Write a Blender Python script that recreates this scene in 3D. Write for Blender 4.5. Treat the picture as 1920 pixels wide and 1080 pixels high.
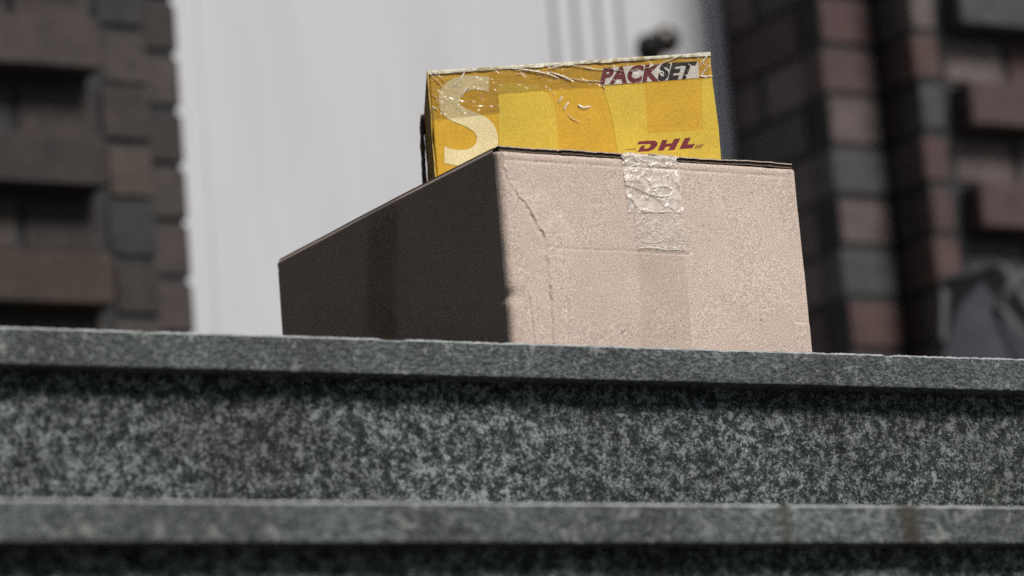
import bpy, bmesh, math, random
import numpy as np
from mathutils import Vector, Matrix, noise
R = math.radians
random.seed(7); rng = np.random.default_rng(7)
for o in list(bpy.data.objects): bpy.data.objects.remove(o)

# ------------------------------------------------------------------ camera, sky, sun, exposure
FPX = 7077.6                                   # focal length in pixels of a 1920 px wide frame
YAW, PITCH, ROLL = 0.5286648, 0.2102033, -0.0814918
STEP_H, STEP_T = 0.18, 0.28
_f = np.array([math.sin(YAW)*math.cos(PITCH), math.cos(YAW)*math.cos(PITCH), math.sin(PITCH)])
_r0 = np.array([math.cos(YAW), -math.sin(YAW), 0.0]); _u0 = np.cross(_r0, _f)
_r = math.cos(ROLL)*_r0 + math.sin(ROLL)*_u0; _u = -math.sin(ROLL)*_r0 + math.cos(ROLL)*_u0
def ray(x, y): return _r*(x-960)/FPX - _u*(y-540)/FPX + _f
_t1 = ray(960, 641); _t2 = ray(960, 941); _a = _t1[2]/_t1[1]; _b = _t2[2]/_t2[1]
YU = (STEP_H - STEP_T*_b)/(_a-_b); ZU = YU*_a   # camera to the nosing of the landing
SET = 0.035                                     # how far the carton stands back from the nosing
_n = ray(932, 272)*((YU+SET)/ray(932, 272)[1])
CAM = np.array([-_n[0], -YU, -ZU])              # world origin: nosing edge in front of the carton's near corner
def on_y(x, y, Y):                              # measured point of a plane y = Y
    d = ray(x, y); return CAM + d*((Y-CAM[1])/d[1])
def on_z(x, y, Z):
    d = ray(x, y); return CAM + d*((Z-CAM[2])/d[2])
H = _n[2]-ZU

cd = bpy.data.cameras.new("camera"); cam = bpy.data.objects.new("camera", cd)
bpy.context.scene.collection.objects.link(cam); bpy.context.scene.camera = cam
cd.sensor_width = 36; cd.lens = 36*FPX/1920; cd.clip_start = 0.05; cd.clip_end = 2000
cam.matrix_world = Matrix(((_r[0], _u[0], -_f[0], CAM[0]), (_r[1], _u[1], -_f[1], CAM[1]), (_r[2], _u[2], -_f[2], CAM[2]), (0, 0, 0, 1)))
cd.dof.use_dof = True; cd.dof.focus_distance = float((np.array([0.15, SET, 0.1])-CAM)@_f)+0.06; cd.dof.aperture_fstop = 4.8

SUN_EL, SUN_AZ = R(46), R(13)                   # azimuth: to the right of straight out from the steps
sdir = Vector((math.sin(SUN_AZ)*math.cos(SUN_EL), -math.cos(SUN_AZ)*math.cos(SUN_EL), math.sin(SUN_EL)))
world = bpy.data.worlds.new("World"); bpy.context.scene.world = world; world.use_nodes = True
wn = world.node_tree.nodes; wn.clear()
sky = wn.new('ShaderNodeTexSky'); sky.sky_type = 'NISHITA'; sky.sun_disc = False
sky.sun_elevation = SUN_EL; sky.sun_rotation = math.pi - SUN_AZ
bg = wn.new('ShaderNodeBackground'); bg.inputs[1].default_value = 0.05
wo = wn.new('ShaderNodeOutputWorld')
world.node_tree.links.new(sky.outputs[0], bg.inputs[0]); world.node_tree.links.new(bg.outputs[0], wo.inputs[0])
ld = bpy.data.lights.new("sun", 'SUN'); ld.energy = 3.4; ld.angle = R(18); ld.color = (1, 0.965, 0.93)
sun = bpy.data.objects.new("sun", ld); bpy.context.scene.collection.objects.link(sun)
sun.rotation_euler = sdir.to_track_quat('Z', 'Y').to_euler(); sun.location = (3, -5, 6)
bpy.context.scene.cycles.use_denoising = False
bpy.context.scene.cycles.use_adaptive_sampling = False
vs = bpy.context.scene.view_settings
vs.view_transform = 'Standard'; vs.look = 'None'; vs.gamma = 1; vs.use_curve_mapping = False; vs.exposure = 0.47

# ------------------------------------------------------------------ helpers
COL = bpy.context.scene.collection
def mesh(name, verts, faces, mat, parent=None, smooth=False):
    me = bpy.data.meshes.new(name); me.from_pydata([tuple(map(float, v)) for v in verts], [], faces); me.update()
    o = bpy.data.objects.new(name, me); COL.objects.link(o)
    if mat: me.materials.append(mat)
    if smooth:
        me.polygons.foreach_set('use_smooth', [True]*len(me.polygons))
    if parent is not None:
        o.parent = parent; o.matrix_parent_inverse = parent.matrix_world.inverted()
    return o
def grid(name, P, mat, parent=None, flip=False, smooth=True):      # P: array (nu, nv, 3)
    nu, nv = P.shape[:2]
    idx = np.arange(nu*nv).reshape(nu, nv)
    a, b, c, d = idx[:-1, :-1], idx[1:, :-1], idx[1:, 1:], idx[:-1, 1:]
    q = np.stack([a, b, c, d] if not flip else [a, d, c, b], -1).reshape(-1, 4)
    return mesh_np(name, P.reshape(-1, 3), q, mat, parent, smooth)
def mesh_np(name, V, Q, mat, parent=None, smooth=True):
    me = bpy.data.meshes.new(name); n = len(Q)
    me.vertices.add(len(V)); me.vertices.foreach_set('co', np.ascontiguousarray(V, dtype=np.float32).ravel())
    me.loops.add(n*4); me.loops.foreach_set('vertex_index', np.ascontiguousarray(Q, dtype=np.int32).ravel())
    me.polygons.add(n); me.polygons.foreach_set('loop_start', np.arange(n, dtype=np.int32)*4)
    me.polygons.foreach_set('loop_total', np.full(n, 4, dtype=np.int32))
    me.polygons.foreach_set('use_smooth', np.full(n, smooth))
    me.update(); me.validate()
    if mat: me.materials.append(mat)
    o = bpy.data.objects.new(name, me); COL.objects.link(o)
    if parent is not None:
        o.parent = parent; o.matrix_parent_inverse = parent.matrix_world.inverted()
    return o
def empty(name, loc, label, cat, rz=0.0):
    o = bpy.data.objects.new(name, None); COL.objects.link(o); o.empty_display_size = 0.05
    o.matrix_world = Matrix.Translation(loc) @ Matrix.Rotation(rz, 4, 'Z')
    o['label'] = label; o['category'] = cat
    return o
def box_vf(x0, x1, y0, y1, z0, z1, base=0):
    v = [(x0, y0, z0), (x1, y0, z0), (x1, y1, z0), (x0, y1, z0), (x0, y0, z1), (x1, y0, z1), (x1, y1, z1), (x0, y1, z1)]
    f = [(0, 3, 2, 1), (4, 5, 6, 7), (0, 1, 5, 4), (1, 2, 6, 5), (2, 3, 7, 6), (3, 0, 4, 7)]
    return v, [tuple(i+base for i in q) for q in f]
def bevel(o, w, seg=2):
    bm = bmesh.new(); bm.from_mesh(o.data)
    bmesh.ops.bevel(bm, geom=bm.edges[:], offset=w, segments=seg, profile=0.5, affect='EDGES')
    bm.to_mesh(o.data); bm.free(); return o
def vnoise(x, y, seed=0, octaves=4, rough=0.5):                     # smooth value noise on arrays, unit feature size
    out = np.zeros(np.broadcast(x, y).shape); amp = 1.0; tot = 0
    for k in range(octaves):
        g = np.random.default_rng(seed*31+k).standard_normal((256, 256))
        X = x*2**k; Y = y*2**k; xi = np.floor(X).astype(int); yi = np.floor(Y).astype(int)
        fx = X-xi; fy = Y-yi; fx = fx*fx*(3-2*fx); fy = fy*fy*(3-2*fy)
        a = g[xi % 256, yi % 256]; b = g[(xi+1) % 256, yi % 256]; c = g[xi % 256, (yi+1) % 256]; d = g[(xi+1) % 256, (yi+1) % 256]
        out += amp*((a*(1-fx)+b*fx)*(1-fy)+(c*(1-fx)+d*fx)*fy); tot += amp; amp *= rough
    return out/tot
def sstep(a, b, x):
    t = np.clip((x-a)/(b-a), 0, 1); return t*t*(3-2*t)

class Mat:
    def __init__(s, name, rough=0.8, spec=0.3):
        s.m = bpy.data.materials.new(name); s.m.use_nodes = True; s.t = s.m.node_tree; s.n = s.t.nodes
        s.b = s.n['Principled BSDF']; s.b.inputs['Roughness'].default_value = rough; s.b.inputs['Specular IOR Level'].default_value = spec
        s.tc = s.n.new('ShaderNodeTexCoord')
    def link(s, a, b): s.t.links.new(a, b)
    def co(s, scale=(1, 1, 1), rot=(0, 0, 0)):
        mp = s.n.new('ShaderNodeMapping'); mp.inputs['Scale'].default_value = scale; mp.inputs['Rotation'].default_value = rot
        s.link(s.tc.outputs['Object'], mp.inputs[0]); return mp.outputs[0]
    def noise(s, scale, detail=4, rough=0.55, vec=None, dist=0):
        n = s.n.new('ShaderNodeTexNoise'); n.inputs['Scale'].default_value = scale; n.inputs['Detail'].default_value = detail
        n.inputs['Roughness'].default_value = rough; n.inputs['Distortion'].default_value = dist
        s.link(vec or s.tc.outputs['Object'], n.inputs['Vector']); return n.outputs['Fac']
    def vor(s, scale, vec=None, feat='F1', out='Distance'):
        n = s.n.new('ShaderNodeTexVoronoi'); n.inputs['Scale'].default_value = scale; n.feature = feat
        s.link(vec or s.tc.outputs['Object'], n.inputs['Vector']); return n.outputs[out]
    def ramp(s, fac, stops, interp='LINEAR'):
        r = s.n.new('ShaderNodeValToRGB'); r.color_ramp.interpolation = interp; e = r.color_ramp.elements
        while len(e) < len(stops): e.new(0.5)
        for k, (p, c) in enumerate(stops):
            e[k].position = p; e[k].color = (*c, 1) if not isinstance(c, (int, float)) else (c, c, c, 1)
        s.link(fac, r.inputs[0]); return r.outputs[0]
    def mix(s, fac, a, b, mode='MIX'):
        m = s.n.new('ShaderNodeMix'); m.data_type = 'RGBA'; m.blend_type = mode
        for v, i in ((fac, 0), (a, 6), (b, 7)):
            if isinstance(v, (int, float)): m.inputs[i].default_value = v if i == 0 else (v, v, v, 1)
            elif isinstance(v, tuple): m.inputs[i].default_value = (*v, 1)
            else: s.link(v, m.inputs[i])
        return m.outputs[2]
    def math(s, op, a, b=0.0):
        m = s.n.new('ShaderNodeMath'); m.operation = op
        for k, v in enumerate((a, b)):
            if isinstance(v, (int, float)): m.inputs[k].default_value = v
            else: s.link(v, m.inputs[k])
        return m.outputs[0]
    def xyz(s):
        n = s.n.new('ShaderNodeSeparateXYZ'); s.link(s.tc.outputs['Object'], n.inputs[0]); return n.outputs
    def color(s, c):
        if isinstance(c, tuple): s.b.inputs['Base Color'].default_value = (*c, 1)
        else: s.link(c, s.b.inputs['Base Color'])
    def bump(s, h, dist=0.001, strength=1.0):
        b = s.n.new('ShaderNodeBump'); b.inputs['Distance'].default_value = dist; b.inputs['Strength'].default_value = strength
        s.link(h, b.inputs['Height']); s.link(b.outputs[0], s.b.inputs['Normal']); return b.outputs[0]
    def normal_to(s, node): pass

# ------------------------------------------------------------------ materials
def kraft(name, base, spk=0.35):
    m = Mat(name, 0.85, 0.15)
    fib = m.noise(900, 3, 0.7); fine = m.noise(2400, 2, 0.6, m.co((1, 1, 0.6)))
    dots = m.noise(260, 2, 0.5); big = m.noise(9, 4, 0.6)
    c0 = m.ramp(fib, [(0.30, tuple(v*(1-spk) for v in base)), (0.5, base), (0.70, tuple(min(1, v*(1+spk)) for v in base))])
    c1 = m.mix(m.ramp(fine, [(0.35, 0), (0.65, 1)]), 0.76, 1.2, 'MIX')
    c = m.mix(1.0, c0, c1, 'MULTIPLY')
    c = m.mix(m.ramp(dots, [(0.235, 1.0), (0.25, 0)]), c, tuple(v*0.35 for v in base))
    c = m.mix(m.ramp(m.noise(330, 1, 0.5), [(0.75, 0), (0.77, 1)]), c, tuple(min(1, v*1.7) for v in base))
    c = m.mix(1.0, c, m.ramp(big, [(0.3, 0.93), (0.7, 1.05)]), 'MULTIPLY')
    m.color(c)
    wave = m.noise(700, 3, 0.6)
    m.bump(wave, 0.0004, 1.0); return m
M_kraft = kraft('kraft_board', (0.485, 0.388, 0.325), 0.5)
M_edge = Mat('board_cut_edge', 0.95, 0.05); M_edge.color(M_edge.ramp(M_edge.noise(500, 2), [(0.3, (0.10, 0.075, 0.055)), (0.7, (0.24, 0.185, 0.14))]))
M_flute = Mat('fluting_shade', 1.0, 0.0); M_flute.color((0.03, 0.024, 0.02))  # near-black puts the shade inside the open flutes into the colour

STAINS = [(on_y(1475, 985, -STEP_T)[0], 0.004), (on_y(1705, 985, -STEP_T)[0], 0.008)]
def granite(name, lo, mid, hi, sc, rough=0.75, lichen=0.0, moss=False, stain=False, streak=1.0, cry=420):
    m = Mat(name, rough, 0.25)
    v = m.co((1, 1, streak))
    a = m.noise(sc, 7, 0.62, v, 0.0); b = m.noise(sc*3.1, 5, 0.7, v); big = m.noise(8, 4, 0.6)
    wv = m.n.new('ShaderNodeVectorMath'); wv.operation = 'ADD'; wn_ = m.n.new('ShaderNodeTexNoise'); wn_.inputs['Scale'].default_value = 400
    sc_ = m.n.new('ShaderNodeVectorMath'); sc_.operation = 'SCALE'; sc_.inputs['Scale'].default_value = 0.0035
    m.link(v, wn_.inputs['Vector']); m.link(wn_.outputs['Color'], sc_.inputs[0]); m.link(v, wv.inputs[0]); m.link(sc_.outputs[0], wv.inputs[1])
    cell = m.vor(cry, wv.outputs[0], out='Color'); sp = m.n.new('ShaderNodeSeparateColor'); m.link(cell, sp.inputs[0])
    cell2 = m.vor(cry*2.2, wv.outputs[0], out='Color'); sp2 = m.n.new('ShaderNodeSeparateColor'); m.link(cell2, sp2.inputs[0])
    t = m.math('ADD', m.math('MULTIPLY', a, 0.58), m.math('MULTIPLY', b, 0.18))
    t = m.math('ADD', t, m.math('MULTIPLY', sp.outputs[0], 0.13)); t = m.math('ADD', t, m.math('MULTIPLY', sp2.outputs[1], 0.11))
    c = m.ramp(t, [(0.41, lo), (0.50, mid), (0.60, hi)])
    crys = m.ramp(m.noise(sc*9, 2, 0.5), [(0.66, 0.0), (0.75, 1.0)])
    c = m.mix(m.math('MULTIPLY', crys, 0.45), c, tuple(min(1, x*2.0) for x in hi))
    dark = m.ramp(m.noise(sc*6, 3, 0.6, m.co((1.1, 1, 1))), [(0.28, 1.0), (0.36, 0.0)])
    c = m.mix(m.math('MULTIPLY', dark, 0.7), c, tuple(x*0.35 for x in lo))
    c = m.mix(1.0, c, m.ramp(big, [(0.32, 0.52), (0.68, 1.2)]), 'MULTIPLY')
    if lichen:
        l = m.ramp(m.noise(95, 3, 0.6), [(0.585, 0.0), (0.65, 1.0)])
        c = m.mix(m.math('MULTIPLY', l, lichen), c, (0.36, 0.38, 0.34))
    if moss:
        x = m.xyz()
        g = m.math('MULTIPLY', m.ramp(m.math('ADD', m.noise(7, 3, 0.6), m.math('MULTIPLY', m.math('SUBTRACT', x[0], 0.62), 0.7)), [(0.44, 0), (0.60, 1)]), m.ramp(m.noise(110, 5, 0.7), [(0.45, 0), (0.6, 1)]))
        c = m.mix(m.math('MULTIPLY', g, 0.6), c, (0.12, 0.135, 0.05))
    if streak != 1.0:                           # slabs: worn pale arris, rust stains that ran down from two fixings
        x = m.xyz(); fz = m.math('FRACT', m.math('ADD', m.math('DIVIDE', x[2], STEP_H), 12.012))
        fy = m.math('FRACT', m.math('ADD', m.math('DIVIDE', x[1], STEP_T), 12.02))
        lip = m.ramp(fy, [(0.036, 1.0), (0.046, 0.0)])
        wear = m.ramp(m.math('ABSOLUTE', m.math('SUBTRACT', fz, 0.006)), [(0.0, 1.0), (0.009, 1.0), (0.020, 0.0)])
        c = m.mix(m.math('MULTIPLY', m.math('MULTIPLY', wear, lip), m.ramp(m.noise(45, 4, 0.7), [(0.35, 0.3), (0.6, 0.95)])), c, (0.42, 0.44, 0.43))
        for sx, wd in STAINS:
            dx_ = m.math('ABSOLUTE', m.math('SUBTRACT', m.math('ADD', x[0], m.math('MULTIPLY', m.noise(40, 3), 0.012)), sx+0.006))
            st = m.math('MULTIPLY', m.ramp(dx_, [(0.0, 1.0), (wd*.6, 0.9), (wd*1.6, 0.0)]), m.math('LESS_THAN', x[2], -0.1))
            c = m.mix(m.math('MULTIPLY', st, 0.85), c, (0.045, 0.036, 0.022))
    m.color(c)
    m.bump(m.math('ADD', t, m.math('MULTIPLY', m.noise(sc*2.2, 6, 0.7), 0.8)), 0.0028, 0.8)
    return m
M_riser = granite('split_granite', (0.008, 0.010, 0.011), (0.036, 0.043, 0.043), (0.205, 0.222, 0.212), 94, 0.8, moss=True)
M_slab = granite('weathered_slab', (0.030, 0.036, 0.036), (0.075, 0.085, 0.083), (0.17, 0.185, 0.178), 170, 0.6, lichen=0.36, streak=2.0)
M_mortar = Mat('mortar', 0.95, 0.1); M_mortar.color(M_mortar.ramp(M_mortar.noise(40, 4), [(0.3, (0.026, 0.027, 0.028)), (0.7, (0.042, 0.043, 0.044))]))
def brick(name, pal):
    m = Mat(name, 0.75, 0.25); gi = m.n.new('ShaderNodeNewGeometry')
    bc = m.ramp(gi.outputs['Random Per Island'], pal, 'CONSTANT')
    bc = m.mix(1.0, bc, m.ramp(m.noise(35, 5, 0.65), [(0.25, 0.6), (0.75, 1.35)]), 'MULTIPLY')
    m.color(bc); m.bump(m.noise(160, 5, 0.7), 0.003, 0.8); return m
M_brick = brick('brown_clinker_shaded', [(0.0, (0.0344, 0.0267, 0.0258)), (0.2, (0.0499, 0.0396, 0.0370)), (0.4, (0.0310, 0.0292, 0.0318)), (0.55, (0.0533, 0.0430, 0.0378)), (0.72, (0.0396, 0.0310, 0.0292)), (0.86, (0.0602, 0.0473, 0.0396)), (0.95, (0.0430, 0.0310, 0.0241))])  # left wall: brown bricks, also darkened to carry the shade on that side
M_brick2 = brick('rosy_clinker_lit', [(0.0, (0.0646, 0.0418, 0.0403)), (0.2, (0.0874, 0.0684, 0.0646)), (0.38, (0.0570, 0.0532, 0.0555)), (0.5, (0.0988, 0.0760, 0.0722)), (0.72, (0.0684, 0.0418, 0.0403)), (0.86, (0.1140, 0.0912, 0.0851)), (0.95, (0.0760, 0.0471, 0.0418))])  # right wall: rosy bricks, also paler in place of stronger light there
M_white = Mat('white_door_paint', 0.5, 0.4)
M_white.color(M_white.ramp(M_white.noise(5, 5, 0.6, M_white.co((3, 3, 0.35))), [(0.3, (0.41, 0.41, 0.418)), (0.7, (0.46, 0.46, 0.465))]))
M_metal = Mat('dark_bronze', 0.35, 0.5); M_metal.color((0.05, 0.045, 0.04)); M_metal.b.inputs['Metallic'].default_value = 0.8

# ------------------------------------------------------------------ ground and the steps
NSTEP = 6
GZ = -NSTEP*STEP_H
M_ground = Mat('paving_ground', 0.9, 0.2); M_ground.color(M_ground.ramp(M_ground.noise(6, 6, 0.6), [(0.3, (0.06, 0.06, 0.058)), (0.7, (0.12, 0.118, 0.11))]))
M_ground.bump(M_ground.noise(60, 5), 0.003)
g = mesh('ground', [(-400, -400, GZ), (400, -400, GZ), (400, 400, GZ), (-400, 400, GZ)], [(0, 1, 2, 3)], M_ground.m); g['kind'] = 'structure'

steps = empty('stone_steps', (0, 0, GZ), 'dark speckled granite entrance steps with thick overhanging slab treads under both parcels', 'steps')
SLAB = 0.0292; OVER = 0.021
xs = np.concatenate([np.linspace(-3.2, -0.95, 30)[:-1], np.arange(-0.95, 1.25, 0.002), np.linspace(1.25, 3.6, 30)])
def slab(ynose, ztop, depth, seed, rough=1.0, joints=()):
    r = 0.0025
    prof = [(depth, 0.0), (depth*.5, 0), (0.05, 0), (0.02, 0), (0.010, 0), (0.006, 0)]
    prof += [(r-r*math.sin(a), -r+r*math.cos(a)) for a in np.linspace(0, math.pi/2, 6)]
    prof += [(0, -z) for z in np.linspace(0.004, SLAB-0.003, 12)]
    prof += [(0.0012-0.0012*math.cos(a), -SLAB+0.0012-0.0012*math.sin(a)) for a in np.linspace(0, math.pi/2, 3)]
    prof += [(0.012, -SLAB), (OVER, -SLAB), (0.06, -SLAB), (depth, -SLAB)]
    prof = np.array(prof); s = np.concatenate([[0], np.cumsum(np.hypot(*np.diff(prof, axis=0).T))])
    X, S = np.meshgrid(xs, s, indexing='ij')
    P = np.zeros((len(xs), len(prof), 3)); P[..., 0] = X; P[..., 1] = ynose+prof[:, 0]; P[..., 2] = ztop+prof[:, 1]
    w = np.exp(-((S-s[10])/0.04)**2)
    n1 = vnoise(X/0.05+9, S/0.02+3, seed, 4, 0.6)*0.0007*rough; n2 = vnoise(X/0.008+9, S/0.006, seed+3, 3, 0.6)*0.00035*rough
    P[..., 1] += (n1+n2)*w
    edge = np.exp(-((S-s[8])/0.004)**2)
    chip = np.clip(vnoise(X/0.012, S/0.02, seed+5, 3, 0.6)-0.35, 0, 2)*0.0022*rough
    P[..., 1] += chip*edge; P[..., 2] -= chip*edge + edge*np.abs(vnoise(X/0.004, S/0.01, seed+8, 2))*0.0006
    return grid('tread_slab', P, M_slab.m, steps, flip=False)
def riser(yface, ztop, zbot, seed):
    z = np.linspace(ztop, zbot, 60); X, Z = np.meshgrid(xs, z, indexing='ij')
    P = np.zeros(X.shape+(3,)); P[..., 0] = X; P[..., 2] = Z
    n = vnoise(X/0.03+5, Z/0.03+5, seed, 5, 0.6)*0.0022
    P[..., 1] = yface + np.minimum(n, 0.004)
    return grid('riser', P, M_riser.m, steps)
for k in range(NSTEP):
    y = -k*STEP_T; z = -k*STEP_H
    o = slab(y, z, (3.6 if k == 0 else STEP_T+OVER+0.02), 11+k, 1.0)
    r_ = riser(y+OVER, z-SLAB+0.001, z-STEP_H-0.002, 40+k)

# ------------------------------------------------------------------ the house front
house = empty('brick_house', (0, 2.6, 0), 'dark red and grey clinker brick house front with stepped doorway behind the parcels', 'house')
YB = 4.78-YU                                    # middle plane of the stepped doorway
xBl = on_y(347, 300, YB)[0]; xAB = on_y(1561, 300, YB)[0]; xBC = on_y(1662, 300, YB)[0]
d = ray(1735, 300); YD = CAM[1] + (xBC-CAM[0])*d[1]/d[0]      # outer plane: its edge is in line with the back of the middle reveal
d = ray(1362, 200); YDOOR = CAM[1] + (xAB-CAM[0])*d[1]/d[0]
xDl = on_y(286, 300, YD)[0]; xPl = on_y(207, 300, YD-0.045)[0]; xPr = on_y(1812, 180, YD-0.045)[0]
print('planes', YB, YD, YDOOR, 'x', xPl, xDl, xBl, xAB, xBC, xPr, 'H', H)
CH = 0.0833; MJ = 0.0115
def brick_face(x0, x1, yf, z0, z1, zoff, depth=0.06, L=0.24, shift=0.0, proud=None, V=None, F=None, axis='x', stretch=False):
    """running bond of single bricks filling x0..x1, front face on y = yf"""
    k0 = int(math.floor((z0-zoff)/CH))
    for k in range(k0, int((z1-zoff)/CH)+1):
        zb = zoff+k*CH+MJ/2; zt = zoff+(k+1)*CH-MJ/2
        if zt < z0 or zb > z1: continue
        off = (k % 2)*L/2+shift; x = x0-L+(off % L)
        while x < x1:
            a = max(x0, x+MJ/2); b = min(x1, x+L-MJ/2); x += L
            if b-a < 0.012: continue
            j = rng.uniform(-.0015, .0015, 4); dp = proud(a, b, k) if proud else 0
            if axis == 'x': v, f = box_vf(a, b, yf-dp+j[0], yf+depth, zb+j[1], zt+j[2], len(V))
            else: v, f = box_vf(yf-dp+j[0], yf+depth, a, b, zb+j[1], zt+j[2], len(V))
            V += v; F += f
ZT = 3.2
def zoff_for(px, py, Y): return on_y(px, py, Y)[2] % CH
def wall(parts, backs, mat):
    V, F = [], []
    for p in parts: brick_face(V=V, F=F, **p)
    w = mesh('wall', V, F, mat, house); bevel_off = 0.003
    bm = bmesh.new(); bm.from_mesh(w.data)
    bmesh.ops.bevel(bm, geom=bm.edges[:], offset=bevel_off, segments=1, affect='EDGES'); bm.to_mesh(w.data); bm.free()
    V, F = [], []
    for b in backs:
        v, f = box_vf(*b, len(V)); V += v; F += f
    m = mesh('mortar_core', V, F, M_mortar.m, w); return w
zB = zoff_for(1590, 181, YB); zL = zoff_for(255, 270, YD); zD = zoff_for(1760, 155, YD)
bottom = 0.005
# left of the door: outer face with every second course standing proud, then the middle strip
kp = round((on_y(120, 235, YD)[2]-zL)/CH)
def proud_left(a, b, k): return 0.05 if ((k-kp) % 2 == 1 and b <= xPl+0.01) else 0.0
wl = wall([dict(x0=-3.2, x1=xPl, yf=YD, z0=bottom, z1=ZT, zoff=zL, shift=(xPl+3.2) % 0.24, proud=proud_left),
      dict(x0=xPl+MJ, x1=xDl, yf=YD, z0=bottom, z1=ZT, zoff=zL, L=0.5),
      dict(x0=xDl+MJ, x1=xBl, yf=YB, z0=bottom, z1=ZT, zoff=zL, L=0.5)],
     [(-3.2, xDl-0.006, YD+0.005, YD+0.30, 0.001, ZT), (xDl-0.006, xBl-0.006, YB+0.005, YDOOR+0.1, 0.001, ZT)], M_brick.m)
# right of the door: deep reveal, middle pilaster, short reveal, outer face
kr = round((on_y(1900, 100, YD)[2]-zD)/CH)
def proud_right(a, b, k): return 0.05 if ((k-kr) % 2 == 0 and a >= xPr-0.01) else 0.0
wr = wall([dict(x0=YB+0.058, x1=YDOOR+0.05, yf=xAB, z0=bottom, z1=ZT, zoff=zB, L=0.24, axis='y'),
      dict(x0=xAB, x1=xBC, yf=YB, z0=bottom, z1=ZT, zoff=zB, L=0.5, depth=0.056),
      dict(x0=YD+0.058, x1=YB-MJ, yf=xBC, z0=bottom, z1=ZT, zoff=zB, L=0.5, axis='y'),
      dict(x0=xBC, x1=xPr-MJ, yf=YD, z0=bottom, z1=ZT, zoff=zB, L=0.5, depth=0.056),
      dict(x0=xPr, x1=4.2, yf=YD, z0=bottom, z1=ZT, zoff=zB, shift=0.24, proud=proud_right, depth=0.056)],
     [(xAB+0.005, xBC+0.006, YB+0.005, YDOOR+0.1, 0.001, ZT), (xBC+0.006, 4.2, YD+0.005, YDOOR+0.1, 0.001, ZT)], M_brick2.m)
# lintel above the doorway (over the frame of the photo)
V, F = [], []
brick_face(xDl-0.2, xBC+0.2, YD+0.004, 2.15, ZT, zL, V=V, F=F, depth=0.05)
# white door: leaf with upright grooves, frame, round knob
def grooved(x0, x1, yf, z0, z1, grooves, depth, gw):
    prof = [(x0, yf)]
    for gx in grooves:
        k = 1.0 if gx > 0 else 0.25; prof += [(gx-gw/2*k, yf), (gx-gw*0.28*k, yf+depth*k), (gx+gw*0.28*k, yf+depth*k), (gx+gw/2*k, yf)]
    prof += [(x1, yf), (x1, yf+0.045), (x0, yf+0.045)]
    n = len(prof); V = [(x, y, z0) for x, y in prof]+[(x, y, z1) for x, y in prof]
    F = [(i, (i+1) % n, (i+1) % n+n, i+n) for i in range(n)]+[tuple(range(n-1, -1, -1)), tuple(range(n, 2*n))]
    return V, F
def dx(px, y=60): return on_y(px, y, YDOOR)[0]
V, F = grooved(dx(372, 60), dx(1345, 60)-0.02, YDOOR, 0.012, 2.1, [dx(1035), dx(1076), dx(1119), dx(1160)], 0.010, 0.017)
door = mesh('door', V, F, M_white.m, house); bevel(door, 0.0015)
V, F = [], []
for b in ((xBl-0.004, dx(372)-0.006, YDOOR-0.012, YDOOR+0.05, 0.002, 2.16), (dx(1345)-0.016, xAB+0.008, YDOOR-0.012, YDOOR+0.05, 0.002, 2.16), (dx(372)-0.006, dx(1345)-0.016, YDOOR-0.012, YDOOR+0.05, 2.104, 2.16)):
    v, f = box_vf(*b, len(V)); V += v; F += f
fr = mesh('door_frame', V, F, M_white.m, house); bevel(fr, 0.002)
def lathe(name, prof, mat, parent, M, n=40):
    V = []; F = []
    for r_, h_ in prof:
        for i in range(n):
            a = 2*math.pi*i/n; V.append(M @ Vector((r_*math.cos(a), r_*math.sin(a), h_)))
    for j in range(len(prof)-1):
        for i in range(n): F.append((j*n+i, j*n+(i+1) % n, (j+1)*n+(i+1) % n, (j+1)*n+i))
    return mesh(name, V, F, mat, parent, smooth=True)
kpnt = on_y(1247, 76, YDOOR-0.05); kpnt[1] = YDOOR
Mk = Matrix.Translation(Vector(kpnt)) @ Matrix.Rotation(R(90), 4, 'X')
lathe('door_knob', [(0.0, 0.0), (0.026, 0.0), (0.026, 0.005), (0.011, 0.009), (0.009, 0.022), (0.013, 0.032), (0.022, 0.042), (0.025, 0.052), (0.021, 0.062), (0.010, 0.067), (0.0, 0.068)], M_metal.m, door, Mk)

# ------------------------------------------------------------------ tall brick wall added out of view on the left (shades everything that faces left)
side = empty('added_shade_wall', (-2.6, -2, GZ), 'tall dark brick wall added out of view left of the steps to block light', 'wall')
V, F = [], []
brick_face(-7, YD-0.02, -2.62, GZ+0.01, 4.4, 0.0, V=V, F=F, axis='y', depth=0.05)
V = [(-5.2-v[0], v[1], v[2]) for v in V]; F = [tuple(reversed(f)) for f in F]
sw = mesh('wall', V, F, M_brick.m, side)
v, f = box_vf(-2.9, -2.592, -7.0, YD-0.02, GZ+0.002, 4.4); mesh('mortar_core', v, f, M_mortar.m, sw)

# ------------------------------------------------------------------ the brown carton
BW = on_y(1493, 308, SET)[0]; W_ = on_z(527, 487, H); BD = W_[1]-SET
print('carton', BW, BD, H)
carton = empty('cardboard_box', (BW/2, SET+BD/2, 0), 'large brown cardboard box with clear tape down its creased front, on the top step', 'cardboard box')
FT = 0.0042                                     # flap thickness
HB = H-FT                                       # top of the walls
def fpx(x, y):                                  # point of the carton's front in panel units
    p = on_y(x, y, SET); return np.array([p[0], p[2]])
crease = np.array([fpx(*p) for p in ((944, 284), (951, 318), (957, 346), (968, 354), (975, 371), (988, 386), (997, 398), (1006, 417), (1019, 433), (1024, 456), (1029, 486), (1033, 530), (1038, 590), (1042, 655))])
crease2 = np.array([fpx(*p) for p in ((993, 560), (997, 600), (1003, 655))])
score = np.array([fpx(*p) for p in ((1026, 462), (1060, 466), (1100, 467), (1165, 470), (1290, 478))])
cut = np.array([fpx(*p) for p in ((1494, 604), (1510, 605), (1530, 607))])
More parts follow.
